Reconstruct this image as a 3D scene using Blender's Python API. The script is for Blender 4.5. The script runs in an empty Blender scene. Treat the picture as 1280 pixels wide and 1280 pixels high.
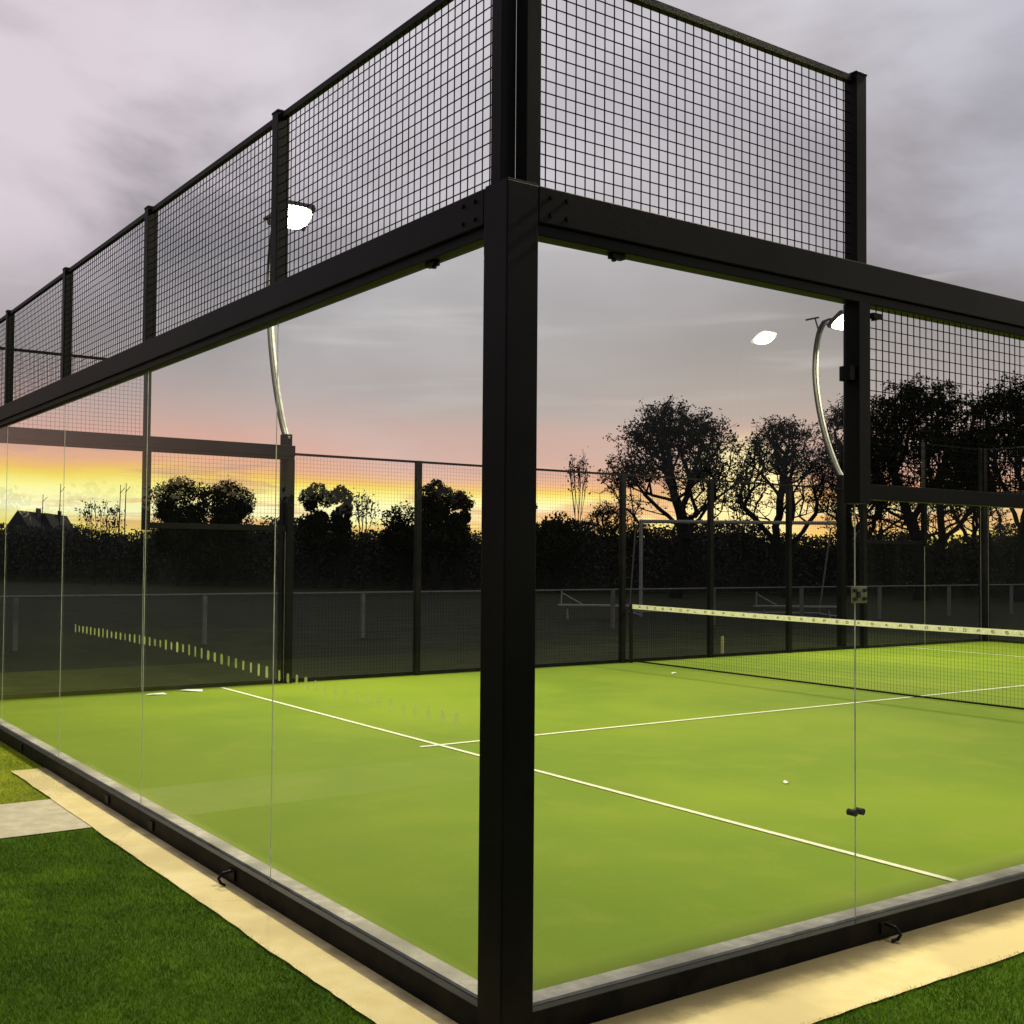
import bpy, math, random
import numpy as np
from mathutils import Vector, Matrix

random.seed(7); np.random.seed(7)
scene = bpy.context.scene
COL = scene.collection
PI = math.pi

def lin(r, g, b, k=1.0):
    f = lambda c: (c/255/12.92 if c/255 <= .04045 else ((c/255+.055)/1.055)**2.4)*k
    return (f(r), f(g), f(b), 1.0)

# ------------------------------------------------------------------ nodes
class NT:
    def __init__(s, tree): s.t = tree; s.n = tree.nodes; s.l = tree.links
    def new(s, typ, **kw):
        n = s.n.new(typ)
        for k, v in kw.items():
            if k in n.inputs.keys(): s.put(n.inputs[k], v)
            else: setattr(n, k, v)
        return n
    def put(s, sock, v):
        if isinstance(v, bpy.types.NodeSocket): s.l.new(v, sock)
        else: sock.default_value = v
    def math(s, op, a, b=0.0, clamp=False):
        n = s.n.new('ShaderNodeMath'); n.operation = op; n.use_clamp = clamp
        s.put(n.inputs[0], a); s.put(n.inputs[1], b); return n.outputs[0]
    def mix(s, f, a, b, mode='MIX'):
        n = s.n.new('ShaderNodeMix'); n.data_type = 'RGBA'; n.blend_type = mode
        s.put(n.inputs[0], f); s.put(n.inputs[6], a); s.put(n.inputs[7], b); return n.outputs[2]
    def ramp(s, f, pts, interp='LINEAR'):
        n = s.n.new('ShaderNodeValToRGB'); cr = n.color_ramp; cr.interpolation = interp
        s.put(n.inputs[0], f)
        while len(cr.elements) > 1: cr.elements.remove(cr.elements[-1])
        cr.elements[0].position = pts[0][0]; cr.elements[0].color = pts[0][1]
        for p, c in pts[1:]:
            e = cr.elements.new(p); e.color = c
        return n.outputs[0]
    def noise(s, vec, scale, detail=4, rough=.55, dist=0.0):
        n = s.n.new('ShaderNodeTexNoise'); s.put(n.inputs['Vector'], vec)
        n.inputs['Scale'].default_value = scale; n.inputs['Detail'].default_value = detail
        n.inputs['Roughness'].default_value = rough; n.inputs['Distortion'].default_value = dist
        return n.outputs['Fac']
    def smooth(s, v, a, b, lo=0.0, hi=1.0):
        n = s.n.new('ShaderNodeMapRange'); n.interpolation_type = 'SMOOTHSTEP'
        s.put(n.inputs[0], v); n.inputs[1].default_value = a; n.inputs[2].default_value = b
        n.inputs[3].default_value = lo; n.inputs[4].default_value = hi; return n.outputs[0]

def grey(v): return (v, v, v, 1)

def material(name, c1, c2=None, scale=6, rough=.6, metal=0.0, bump=0.0, bscale=None, detail=5, spec=.5, c3=None, scale3=.6, stretch=None, lo=.35, hi=.65):
    m = bpy.data.materials.new(name); m.use_nodes = True
    t = NT(m.node_tree); bs = m.node_tree.nodes['Principled BSDF']
    tc = t.new('ShaderNodeTexCoord')
    vec = tc.outputs['Object']
    if stretch:
        mp = t.new('ShaderNodeMapping', Vector=vec); mp.inputs['Scale'].default_value = stretch; vec = mp.outputs[0]
    nz = t.noise(vec, scale, detail)
    col = t.ramp(nz, [(lo, c1), (hi, c2 or c1)])
    if c3:
        n3 = t.smooth(t.noise(vec, scale3, 3), .42, .62)
        col = t.mix(n3, col, c3)
    t.put(bs.inputs['Base Color'], col)
    t.put(bs.inputs['Roughness'], t.math('MULTIPLY_ADD', nz, .2) if False else rough)
    bs.inputs['Metallic'].default_value = metal
    bs.inputs['Specular IOR Level'].default_value = spec
    if bump:
        b = t.new('ShaderNodeBump'); b.inputs['Strength'].default_value = bump; b.inputs['Distance'].default_value = .01
        t.put(b.inputs['Height'], t.noise(vec, bscale or scale*4, 6, .65)); t.put(bs.inputs['Normal'], b.outputs[0])
    return m

M = {}
M['steel'] = material('black_powder_coat', grey(.0025), grey(.0045), 9, .5, 0, .15, 220, spec=.11, c3=(.008, .0075, .007, 1), scale3=1.3)
M['wire'] = material('black_wire', grey(.003), grey(.005), 9, .7, spec=.06)
M['base'] = material('base_rail_black', grey(.003), grey(.006), 9, .6, 0, .2, 120, spec=.1, c3=(.012, .010, .007, 1), scale3=5)
M['arm'] = material('pole_arm_highlight', grey(.16), grey(.24), 12, .4, .2)  # pale tone for the highlight strip only, the arm itself is armdark
M['armdark'] = material('pole_arm_dark', grey(.012), grey(.02), 12, .45)
M['alu'] = material('zinc_bracket', (.22, .23, .12, 1), (.34, .34, .2, 1), 40, .4, .6)
M['bolt'] = material('bolt_steel', grey(.06), grey(.3), 60, .35, .8)
M['line'] = material('white_line_fibre', (.62, .64, .45, 1), (.80, .80, .64, 1), 30, .9, 0, .5, 300)
M['tape'] = material('net_tape', (.66, .68, .42, 1), (.82, .83, .58, 1), 20, .8, 0, .2, 200)
M['ink'] = material('tape_ink', grey(.02), grey(.04), 20, .8)
M['kerb'] = material('kerb_concrete', (.36, .35, .29, 1), (.56, .54, .46, 1), 14, .7, 0, .5, 90, c3=(.25, .24, .2, 1), scale3=1.7)
def border_material():
    m = material('pale_concrete_border', (.80, .66, .30, 1), (.90, .77, .41, 1), 5, .9, 0, .5, 70, c3=(.68, .56, .27, 1), scale3=1.2)
    t = NT(m.node_tree); bs = m.node_tree.nodes['Principled BSDF']; src = bs.inputs['Base Color'].links[0].from_socket
    tc = t.new('ShaderNodeTexCoord'); sp = t.new('ShaderNodeSeparateXYZ', Vector=tc.outputs['Object'])
    # base rail's shadow painted into the border colour, thickest along the right-hand wall
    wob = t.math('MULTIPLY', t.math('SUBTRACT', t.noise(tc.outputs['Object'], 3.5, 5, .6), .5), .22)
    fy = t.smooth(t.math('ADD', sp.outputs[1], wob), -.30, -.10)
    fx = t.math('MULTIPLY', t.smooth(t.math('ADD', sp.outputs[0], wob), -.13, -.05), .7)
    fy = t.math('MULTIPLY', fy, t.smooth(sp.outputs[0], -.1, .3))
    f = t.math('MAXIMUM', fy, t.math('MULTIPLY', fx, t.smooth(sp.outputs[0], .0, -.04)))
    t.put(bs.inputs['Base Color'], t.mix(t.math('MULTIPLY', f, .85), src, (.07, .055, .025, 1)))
    return m
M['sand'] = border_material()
M['path'] = material('path_concrete', (.50, .45, .31, 1), (.64, .58, .42, 1), 9, .9, 0, .5, 80)
M['slab'] = material('slab_edge', grey(.02), grey(.04), 9, .9)
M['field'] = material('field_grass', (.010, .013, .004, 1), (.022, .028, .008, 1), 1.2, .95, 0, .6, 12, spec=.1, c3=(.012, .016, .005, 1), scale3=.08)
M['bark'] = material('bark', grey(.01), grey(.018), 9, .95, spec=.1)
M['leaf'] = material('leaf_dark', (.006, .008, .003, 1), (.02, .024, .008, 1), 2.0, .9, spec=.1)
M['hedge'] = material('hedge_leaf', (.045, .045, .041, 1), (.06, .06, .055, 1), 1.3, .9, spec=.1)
M['leafred'] = material('leaf_russet', (.03, .010, .004, 1), (.06, .022, .006, 1), 2.0, .9, spec=.1)
M['rail'] = material('galvanised_rail', grey(.07), grey(.11), 20, .5, .2)
M['goal'] = material('goal_white', grey(.10), grey(.16), 20, .5)
M['wallhouse'] = material('house_wall', grey(.03), grey(.05), 4, .9)
M['roofhouse'] = material('house_roof', grey(.015), grey(.03), 9, .9)
M['scrap'] = material('white_paper', grey(.7), grey(.8), 30, .8)
M['stake'] = material('stake_wood', (.25, .24, .08, 1), (.35, .32, .12, 1), 30, .8)
M['cord'] = material('net_cord', grey(.004), grey(.007), 30, .9, spec=.03)
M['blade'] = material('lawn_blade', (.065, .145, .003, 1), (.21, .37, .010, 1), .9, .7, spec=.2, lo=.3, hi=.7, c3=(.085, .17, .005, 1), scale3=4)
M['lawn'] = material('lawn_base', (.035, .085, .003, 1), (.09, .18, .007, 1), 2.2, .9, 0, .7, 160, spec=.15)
M['blade_lit'] = material('lawn_blade_lit', (.20, .27, .010, 1), (.36, .42, .015, 1), 1.5, .7, spec=.25)  # light falling beyond the path is put into this grass colour
M['lawn_lit'] = material('lawn_base_lit', (.17, .22, .009, 1), (.30, .34, .013, 1), 2.2, .9, 0, .7, 160, spec=.15)

def court_material():
    m = bpy.data.materials.new('court_turf'); m.use_nodes = True
    t = NT(m.node_tree); bs = m.node_tree.nodes['Principled BSDF']
    tc = t.new('ShaderNodeTexCoord'); v = tc.outputs['Object']
    big = t.smooth(t.noise(v, .33, 3, .5, .6), .35, .65)
    mid = t.noise(v, 2.2, 5, .6)
    fine = t.noise(v, 240, 3, .7)
    c = t.mix(big, (.155, .245, .009, 1), (.214, .305, .011, 1))
    c = t.mix(t.smooth(mid, .45, .75, 0, .42), c, (.27, .31, .035, 1))          # drifts of sand in the pile
    c = t.mix(t.smooth(fine, .3, .7, 0, .5), c, (.09, .15, .008, 1))
    # roller seams across the carpet
    w = t.new('ShaderNodeTexWave', Vector=v, wave_type='BANDS', bands_direction='X', wave_profile='SIN')
    w.inputs['Scale'].default_value = .25; w.inputs['Distortion'].default_value = .6; w.inputs['Detail'].default_value = 2
    scf = t.new('ShaderNodeMapping', Vector=v); scf.inputs['Scale'].default_value = (1, 4.5, 1); scf.inputs['Rotation'].default_value = (0, 0, .7)
    c = t.mix(t.smooth(t.noise(scf.outputs[0], 1.9, 6, .7, 1.2), .62, .74, 0, .35), c, (.12, .19, .02, 1))   # scuffs
    c = t.mix(t.math('MULTIPLY', w.outputs['Fac'], .10), c, (.13, .21, .015, 1))
    t.put(bs.inputs['Base Color'], c); bs.inputs['Roughness'].default_value = .85
    bs.inputs['Specular IOR Level'].default_value = .2
    b = t.new('ShaderNodeBump'); b.inputs['Strength'].default_value = .45; b.inputs['Distance'].default_value = .006
    t.put(b.inputs['Height'], fine); t.put(bs.inputs['Normal'], b.outputs[0])
    return m
M['court'] = court_material()

def glass_material():
    m = bpy.data.materials.new('toughened_glass'); m.use_nodes = True
    m.node_tree.nodes.clear(); t = NT(m.node_tree)
    out = t.new('ShaderNodeOutputMaterial')
    tr = t.new('ShaderNodeBsdfTransparent'); tr.inputs[0].default_value = (.975, .985, .975, 1)
    gl = t.new('ShaderNodeBsdfGlossy'); gl.inputs['Roughness'].default_value = .0
    gl.inputs['Color'].default_value = (1, 1, 1, 1)
    ge = t.new('ShaderNodeNewGeometry'); dp = t.new('ShaderNodeVectorMath', operation='DOT_PRODUCT')
    t.l.new(ge.outputs['Normal'], dp.inputs[0]); t.l.new(ge.outputs['Incoming'], dp.inputs[1])
    cth = t.math('SUBTRACT', 1.0, t.math('ABSOLUTE', dp.outputs['Value']))
    frs = t.math('ADD', .008, t.math('MULTIPLY', t.math('POWER', cth, 5.0), .32))
    # faint grime film: a very thin diffuse haze in uneven patches
    tc = t.new('ShaderNodeTexCoord')
    mp = t.new('ShaderNodeMapping', Vector=tc.outputs['Object']); mp.inputs['Scale'].default_value = (1, 1, .35)
    g = t.smooth(t.noise(mp.outputs[0], 1.4, 6, .6), .35, .8, .001, .006)
    df = t.new('ShaderNodeBsdfDiffuse'); df.inputs[0].default_value = (.6, .62, .55, 1)
    mx0 = t.new('ShaderNodeMixShader'); t.put(mx0.inputs[0], g); t.l.new(tr.outputs[0], mx0.inputs[1]); t.l.new(df.outputs[0], mx0.inputs[2])
    mx = t.new('ShaderNodeMixShader'); t.put(mx.inputs[0], frs); t.l.new(mx0.outputs[0], mx.inputs[1]); t.l.new(gl.outputs[0], mx.inputs[2])
    t.l.new(mx.outputs[0], out.inputs[0]); return m
M['glass'] = glass_material()
M['glassedge'] = material('ground_glass_edge', (.5, .52, .42, 1), (.75, .76, .6, 1), 12, .3, 0)

def reflection_film_material():  # pale colour for the dashes mirrored in the left panes
    m = bpy.data.materials.new('reflection_film'); m.use_nodes = True
    m.node_tree.nodes.clear(); t = NT(m.node_tree)
    out = t.new('ShaderNodeOutputMaterial'); tr = t.new('ShaderNodeBsdfTransparent')
    df = t.new('ShaderNodeBsdfTranslucent'); df.inputs[0].default_value = (.62, .70, .22, 1)
    d2 = t.new('ShaderNodeBsdfDiffuse'); d2.inputs[0].default_value = (.62, .70, .22, 1)
    ad = t.new('ShaderNodeMixShader'); ad.inputs[0].default_value = .5
    t.l.new(df.outputs[0], ad.inputs[1]); t.l.new(d2.outputs[0], ad.inputs[2])
    tc = t.new('ShaderNodeTexCoord')
    g = t.smooth(t.noise(tc.outputs['Object'], 2.1, 2, .5), .3, .7, .4, .85)
    mx = t.new('ShaderNodeMixShader'); t.put(mx.inputs[0], g)
    t.l.new(tr.outputs[0], mx.inputs[1]); t.l.new(ad.outputs[0], mx.inputs[2]); t.l.new(mx.outputs[0], out.inputs[0]); return m
M['film'] = reflection_film_material()

def emit(name, c, k):
    m = bpy.data.materials.new(name); m.use_nodes = True; m.node_tree.nodes.clear(); t = NT(m.node_tree)
    o = t.new('ShaderNodeOutputMaterial'); e = t.new('ShaderNodeEmission'); e.inputs[0].default_value = c
    n = t.noise(t.new('ShaderNodeTexCoord').outputs['Object'], 30, 2)
    t.put(e.inputs[1], t.math('MULTIPLY_ADD', n, k*.3)); t.n[-1].inputs[2].default_value = k
    t.l.new(e.outputs[0], o.inputs[0]); return m
def emit2(name, c, k):
    m = bpy.data.materials.new(name); m.use_nodes = True; m.node_tree.nodes.clear(); t = NT(m.node_tree)
    o = t.new('ShaderNodeOutputMaterial'); e = t.new('ShaderNodeEmission'); e.inputs[0].default_value = c; e.inputs[1].default_value = k
    t.l.new(e.outputs[0], o.inputs[0]); return m
M['lamp'] = emit2('lit_lens', (1, .95, .72, 1), 45)

# ------------------------------------------------------------------ mesh builder
class MB:
    def __init__(s): s.v = []; s.f = []
    def box(s, x0, x1, y0, y1, z0, z1):
        b = len(s.v)
        s.v += [(x0,y0,z0),(x1,y0,z0),(x1,y1,z0),(x0,y1,z0),(x0,y0,z1),(x1,y0,z1),(x1,y1,z1),(x0,y1,z1)]
        s.f += [tuple(b+i for i in q) for q in ((0,3,2,1),(4,5,6,7),(0,1,5,4),(1,2,6,5),(2,3,7,6),(3,0,4,7))]
    def tube(s, pts, r, n=8, caps=True):
        pts = [Vector(p) for p in pts]; rs = r if isinstance(r, (list, tuple)) else [r]*len(pts)
        rings = []; up = None
        for i, p in enumerate(pts):
            d = (pts[min(i+1, len(pts)-1)] - pts[max(i-1, 0)]).normalized()
            if up is None: up = d.orthogonal().normalized()
            up = (up - d*up.dot(d)); up = up.normalized() if up.length > 1e-6 else d.orthogonal().normalized()
            w = d.cross(up); b = len(s.v)
            for k in range(n):
                a = 2*PI*k/n + PI/n; s.v.append(tuple(p + (up*math.cos(a)+w*math.sin(a))*rs[i]))
            rings.append(b)
        for a, b in zip(rings, rings[1:]):
            for k in range(n): s.f.append((a+k, a+(k+1)%n, b+(k+1)%n, b+k))
        if caps:
            s.f.append(tuple(rings[0]+k for k in reversed(range(n)))); s.f.append(tuple(rings[-1]+k for k in range(n)))
    def quad(s, a, b, c, d):
        n = len(s.v); s.v += [tuple(a), tuple(b), tuple(c), tuple(d)]; s.f.append((n, n+1, n+2, n+3))
    def poly(s, pts):
        n = len(s.v); s.v += [tuple(p) for p in pts]; s.f.append(tuple(range(n, n+len(pts))))
    def build(s, name, mat, parent=None, bevel=0.0, smooth=False):
        me = bpy.data.meshes.new(name); me.from_pydata(s.v, [], s.f); me.update()
        me.materials.append(mat)
        if smooth:
            for p in me.polygons: p.use_smooth = True
        o = bpy.data.objects.new(name, me); COL.objects.link(o)
        if parent: o.parent = parent
        if bevel:
            b = o.modifiers.new('bevel', 'BEVEL'); b.width = bevel; b.segments = 2; b.limit_method = 'ANGLE'
        return o

def tag(o, label=None, cat=None, group=None, kind=None):
    if label: o['label'] = label
    if cat: o['category'] = cat
    if group: o['group'] = group
    if kind: o['kind'] = kind
    return o
def empty(name, loc, rz=0.0, label=None, cat=None, group=None):
    o = bpy.data.objects.new(name, None); COL.objects.link(o); o.location = loc; o.rotation_euler = (0, 0, rz)
    o.empty_display_size = .2
    return tag(o, label, cat, group)
def kids(o): return [c for c in bpy.data.objects if c.parent == o]
def copy_tree(o, parent=None):
    c = o.copy(); COL.objects.link(c); c.parent = parent
    for ch in kids(o): copy_tree(ch, c)
    return c
def struct(name, mb, mat): return tag(mb.build(name, mat), kind='structure')

# ------------------------------------------------------------------ camera (solved from the court's known dimensions)
f_px = 1412.91; yaw, pit, rol = .9892, .0308, .0098
C = Vector((-2.5545, -3.373, 1.6914))
F = Vector((math.cos(yaw)*math.cos(pit), math.sin(yaw)*math.cos(pit), math.sin(pit)))
Rv = Vector((math.sin(yaw), -math.cos(yaw), 0)); U = Rv.cross(F)
R2 = Rv*math.cos(rol) + U*math.sin(rol); U2 = -Rv*math.sin(rol) + U*math.cos(rol)
cam = bpy.data.cameras.new('camera'); co = bpy.data.objects.new('camera', cam); COL.objects.link(co)
co.matrix_world = Matrix(((R2.x, U2.x, -F.x, C.x), (R2.y, U2.y, -F.y, C.y), (R2.z, U2.z, -F.z, C.z), (0, 0, 0, 1)))
cam.sensor_width = 36; cam.lens = f_px*36/1280
cam.shift_x = 99.9/1280; cam.shift_y = 9.1/1280
cam.clip_start = .05; cam.clip_end = 3000
scene.camera = co

# ------------------------------------------------------------------ setting: ground
def sheet(x0, x1, y0, y1, z):
    m = MB(); m.quad((x0, y0, z), (x1, y0, z), (x1, y1, z), (x0, y1, z)); return m
def ragged(x0, x1, y0, y1, z, step=.12, amp=.012, sides='xXyY'):
    """flat strip whose chosen edges wander a little, as a poured or cut edge does"""
    pts = []
    def run(a, b, side, horiz):
        n = max(2, int(abs(b-a)/step)); out = []; w = 0
        for i in range(n):
            t = a+(b-a)*i/n; w = w*.6 + random.uniform(-amp, amp); k = w if side in sides and i else 0
            out.append((t, horiz+k) if side in 'yY' else (horiz+k, t))
        return out
    pts += run(x0, x1, 'y', y0); pts += run(y0, y1, 'X', x1); pts += run(x1, x0, 'Y', y1); pts += run(y1, y0, 'x', x0)
    m = MB(); m.poly([(p[0], p[1], z) for p in pts]); return m

struct('ground', sheet(-900, 900, -900, 900, -.125), M['field'])
ls = MB()
for q in ((-14, -.30, -14, 4.02), (-.30, 24, -14, -.46)):
    ls.quad((q[0], q[2], -.112), (q[1], q[2], -.112), (q[1], q[3], -.112), (q[0], q[3], -.112))
struct('lawn', ls, M['lawn'])
struct('lawn_beyond_path', sheet(-14, -.045, 5.0, 14, -.111), M['lawn_lit'])
struct('path', ragged(-14, -.30, 4.02, 5.0, -.104, .3, .006, 'yY'), M['path'])
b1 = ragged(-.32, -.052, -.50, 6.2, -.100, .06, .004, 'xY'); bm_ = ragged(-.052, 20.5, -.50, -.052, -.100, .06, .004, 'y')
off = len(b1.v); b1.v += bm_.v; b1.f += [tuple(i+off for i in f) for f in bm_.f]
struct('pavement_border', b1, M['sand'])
sl = MB(); sl.box(-.045, 20.045, -.045, 10.045, -.4, -.008); struct('court_slab', sl, M['slab'])
struct('court_floor', sheet(.10, 20, .10, 10, -.002), M['court'])
kb = MB()
for q in ((.012, .10, .012, 9.99), (.10, 19.99, .012, .10)):
    kb.box(q[0], q[1], q[2], q[3], -.006, .006)
struct('court_kerb', kb, M['kerb'])
ln = MB()
def line(x0, x1, y0, y1, z=.003): ln.quad((x0, y0, z), (x1, y0, z), (x1, y1, z), (x0, y1, z))
line(3.025, 3.075, .11, 9.89); line(16.925, 16.975, .11, 9.89)
line(2.85, 3.025, 4.975, 5.025); line(3.075, 16.925, 4.975, 5.025); line(16.975, 17.15, 4.975, 5.025)
struct('court_lines', ln, M['line'])

# grass blades on the lawns beside the border
def blades(name, n, rects, z, h, mat, label):
    areas = np.array([(r[1]-r[0])*(r[3]-r[2]) for r in rects]); cnt = (n*areas/areas.sum()).astype(int)
    V = []
    for r, c in zip(rects, cnt):
        x = np.random.uniform(r[0], r[1], c); y = np.random.uniform(r[2], r[3], c)
        a = np.random.uniform(0, 2*PI, c); w = np.random.uniform(.0012, .0026, c); hh = np.random.uniform(.5, 1.1, c)*h
        lx = np.random.normal(0, .45, c)*hh; ly = np.random.normal(0, .45, c)*hh
        p0 = np.stack([x-np.cos(a)*w, y-np.sin(a)*w, np.full(c, z)], 1)
        p1 = np.stack([x+np.cos(a)*w, y+np.sin(a)*w, np.full(c, z)], 1)
        p2 = np.stack([x+lx, y+ly, z+hh], 1)
        V.append(np.stack([p0, p1, p2], 1).reshape(-1, 3))
    V = np.concatenate(V); k = len(V)//3
    me = bpy.data.meshes.new(name); me.vertices.add(len(V)); me.vertices.foreach_set('co', V.ravel())
    me.loops.add(3*k); me.loops.foreach_set('vertex_index', np.arange(3*k)); me.polygons.add(k)
    me.polygons.foreach_set('loop_start', np.arange(k)*3); me.polygons.foreach_set('loop_total', np.full(k, 3)); me.update()
    me.materials.append(mat); o = bpy.data.objects.new(name, me); COL.objects.link(o)
    return tag(o, label, 'grass', kind='stuff')
blades('lawn_grass', 300000, [(-2.6, -.315, -.9, 4.0), (.2, 5.5, -1.5, -.49)], -.113, .022, M['blade'], 'dark green short grass of the lawn outside the glass court')
blades('lawn_grass', 60000, [(-2.2, -.06, 5.02, 9.5)], -.113, .02, M['blade_lit'], 'yellow green grass beyond the little concrete path, lit tone put into its colour')

# ------------------------------------------------------------------ court walls
def mesh_panel(root, s0, s1, z0, z1, y=0.0, pitch=.05, w=.0019):
    m = MB(); n = round((s1-s0)/pitch)
    for i in range(1, n):
        s = s0+(s1-s0)*i/n; m.box(s-w, s+w, y-w, y+w, z0, z1)
    n = round((z1-z0)/pitch)
    for i in range(1, n):
        z = z0+(z1-z0)*i/n; m.box(s0, s1, y+w*.7, y+w*2.6, z-w, z+w)
    return m.build('mesh_panel', M['wire'], root)

def glass_panel(root, s0, s1, z0, z1, o, marks=None):
    g = MB(); g.box(s0+.003, s1-.003, -.006, .006, z0, z1); p = g.build('glass_panel', M['glass'], root)
    e = MB()
    for s, d in ((s0+.003, -1), (s1-.003, 1)):
        e.box(min(s, s+d*.002), max(s, s+d*.002), -.0015, .0015, z0, z1)
    e.build('polished_edge', M['glassedge'], p)
    if marks:  # row of reflected dashes, modelled as pale marks on the pane
        k = MB(); s = s0+.06 if s0 > 0.5 else s0+.21
        while s < s1-.02:
            if s > 5.6: break
            a = random.uniform(.012, .02); h = random.uniform(.022, .034)
            zc = 1.04+.06*min(1, max(0, (s-1.2)/2)) - .02*max(0, (s-4)/2)
            k.poly([(s+a*math.copysign(abs(math.cos(t))**.5, math.cos(t))*(.8+.25*random.random()), o*.0085, zc+h*math.copysign(abs(math.sin(t))**.5, math.sin(t))) for t in [2*PI*(i+.5)/12 for i in range(12)]])
            s += .1
        if k.v: k.build('reflected_dash', M['film'], p)
    return p

def wall_frame(root, posts, o):
    """posts: (s, z0, z1, width)"""
    for s, z0, z1, w in posts:
        m = MB(); m.box(s-w/2, s+w/2, -.035, .035, z0, z1); m.box(s-w/2-.004, s+w/2+.004, -.038, .038, z1, z1+.012)
        m.build('post', M['steel'], root, bevel=.003)

def beam(root, s0, s1, o, z0=2.905, z1=3.09):
    m = MB()
    ya, yb = (-.05, .06) if o < 0 else (-.06, .05)
    m.box(s0, s1, ya, yb, z0+.045, z1)
    m.box(s0, s1, ya+.018, yb-.018, z0, z0+.045)
    return m.build('beam', M['steel'], root, bevel=.004)

def base_rail(root, s0, s1, o, top=.002):
    m = MB(); a, b = (-.05, -.008) if o < 0 else (.008, .05)
    m.box(s0, s1, a, b, -.11, top); r = m.build('base_rail', M['base'], root, bevel=.003)
    return r
def clamps(root, pts, o):
    """small hooked fixings that hold the base rail down, and clips under the beam"""
    for s, z in pts:
        m = MB()
        if z < 1:
            m.box(s-.04, s+.04, o*.05 if o > 0 else -.062, .062 if o > 0 else -.05, -.075, -.02)
            y0 = o*.06
            if s in (2.36, 2.21): m.tube([(s, y0, -.03), (s, y0+o*.05, -.035), (s, y0+o*.075, -.06), (s, y0+o*.06, -.085), (s-.03, y0+o*.05, -.09)], .009, 6)
        else:
            m.box(s-.035, s+.035, -.016, .016, z-.02, z+.006); m.tube([(s-.015, 0, z-.03), (s-.015, 0, z)], .011, 8)
        m.build('clamp', M['steel'], root, bevel=.002)

def end_wall(name, label, loc, rz, o, marks=False, near=False):
    r = empty(name, loc, rz, label, 'glass wall', 'walls of the glass court')
    for i in range(5):
        glass_panel(r, max(2*i, .10), min(2*i+2, 9.9), 0.003, 2.945, o, marks)
    beam(r, .10, 9.9, o); base_rail(r, .09, 9.91, o, .002 if near else .05)
    wall_frame(r, [(.045, 3.09, 4.0, .065)]+[(2*k, 3.09, 4.0, .07) for k in range(1, 5)]+[(9.955, 3.09, 4.0, .065)], o)
    e = [.05, 2, 4, 6, 8, 9.95]
    t = MB(); t.box(.10, 9.9, -.016, .016, 3.965, 3.995); t.build('top_rail', M['steel'], r)
    for i in range(5): mesh_panel(r, e[i]+.03, e[i+1]-.03, 3.09, 3.965)
    clamps(r, [(2.36, 0), (3.64, 0), (4.54, 0), (7.0, 0), (.53, 2.905)] if near else [(2, 0), (5, 0), (8, 0)], o)
    return r

def side_wall(name, label, loc, rz, o, near=False):
    r = empty(name, loc, rz, label, 'glass wall', 'walls of the glass court')
    for m_ in (0, 1):
        def S(a, b): return (a, b) if not m_ else (20-b, 20-a)
        glass_panel(r, *S(.10, 2.06), .003, 2.945, o)
        glass_panel(r, *S(2.06, 3.95), .003, 1.985, o)
        beam(r, *S(.10, 4.05), o)
        m = MB(); m.box(*S(2.125, 3.95), -.03, .03, 1.972, 2.045); m.build('middle_bar', M['steel'], r, bevel=.003)
        m = MB(); m.box(*S(2.035, 2.12), -.045, .045, 1.95, 2.905)
        m.build('post', M['steel'], r, bevel=.003)
        a = [S(.085, .085)[0], S(2.07, 2.07)[0], S(4.0, 4.0)[0]]
        wall_frame(r, [(a[0], 3.09, 4.0, .07), (a[1], 3.09, 4.0, .075)], o)
        m = MB(); m.box(a[2]-.05, a[2]+.05, -.05, .05, -.1, 2.905); m.build('post', M['steel'], r, bevel=.003)
        t = MB(); t.box(*S(.10, 2.03), -.016, .016, 3.965, 3.995); t.build('top_rail', M['steel'], r)
        mesh_panel(r, *S(.12, 2.03), 3.09, 3.965, w=.0019 if near and not m_ else .0012); mesh_panel(r, *S(2.125, 3.95), 2.045, 2.905, w=.0019 if near and not m_ else .0009)
    for s in (6, 8, 9.87, 11.87, 13.87):
        m = MB(); m.box(s-.04, s+.04, -.04, .04, -.1, 3.0); m.build('post', M['steel'], r, bevel=.003)
    t = MB(); t.box(4.05, 15.95, -.018, .018, 2.97, 3.0); t.build('top_rail', M['steel'], r)
    xs = [4.05, 6, 8, 9.87, 11.87, 13.87, 15.95]
    for i in range(6): mesh_panel(r, xs[i]+(.04 if i else 0), xs[i+1]-(.04 if i < 5 else 0), .02, 2.97, w=.0008 if not near else .0019)
    base_rail(r, .09, 19.91, o, .002 if near else .05)
    if near:
        m = MB(); m.box(1.985, 2.034, -.03, .03, 2.53, 2.60); m.build('lug', M['steel'], r, bevel=.002)
    clamps(r, [(2.21, 0), (4.6, 0), (.54, 2.905), (2.22, 2.87)] if near else [(2.2, 0), (17.8, 0)], o)
    return r

wB = end_wall('end_wall', 'end wall of the court on the left, five glass panes and square mesh above a black beam', (0, 0, 0), PI/2, 1, True, True)
wE = end_wall('end_wall', 'distant glass end wall of the court beyond the net at the right edge', (20, 10, 0), -PI/2, 1)
wN = side_wall('side_wall', 'near side wall on the right with tall glass pane, beam and stepped mesh', (0, 0, 0), 0, -1, True)
wF = side_wall('side_wall', 'far side wall of thin posts and mesh across the court, dark trees behind', (0, 10, 0), 0, 1)

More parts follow.
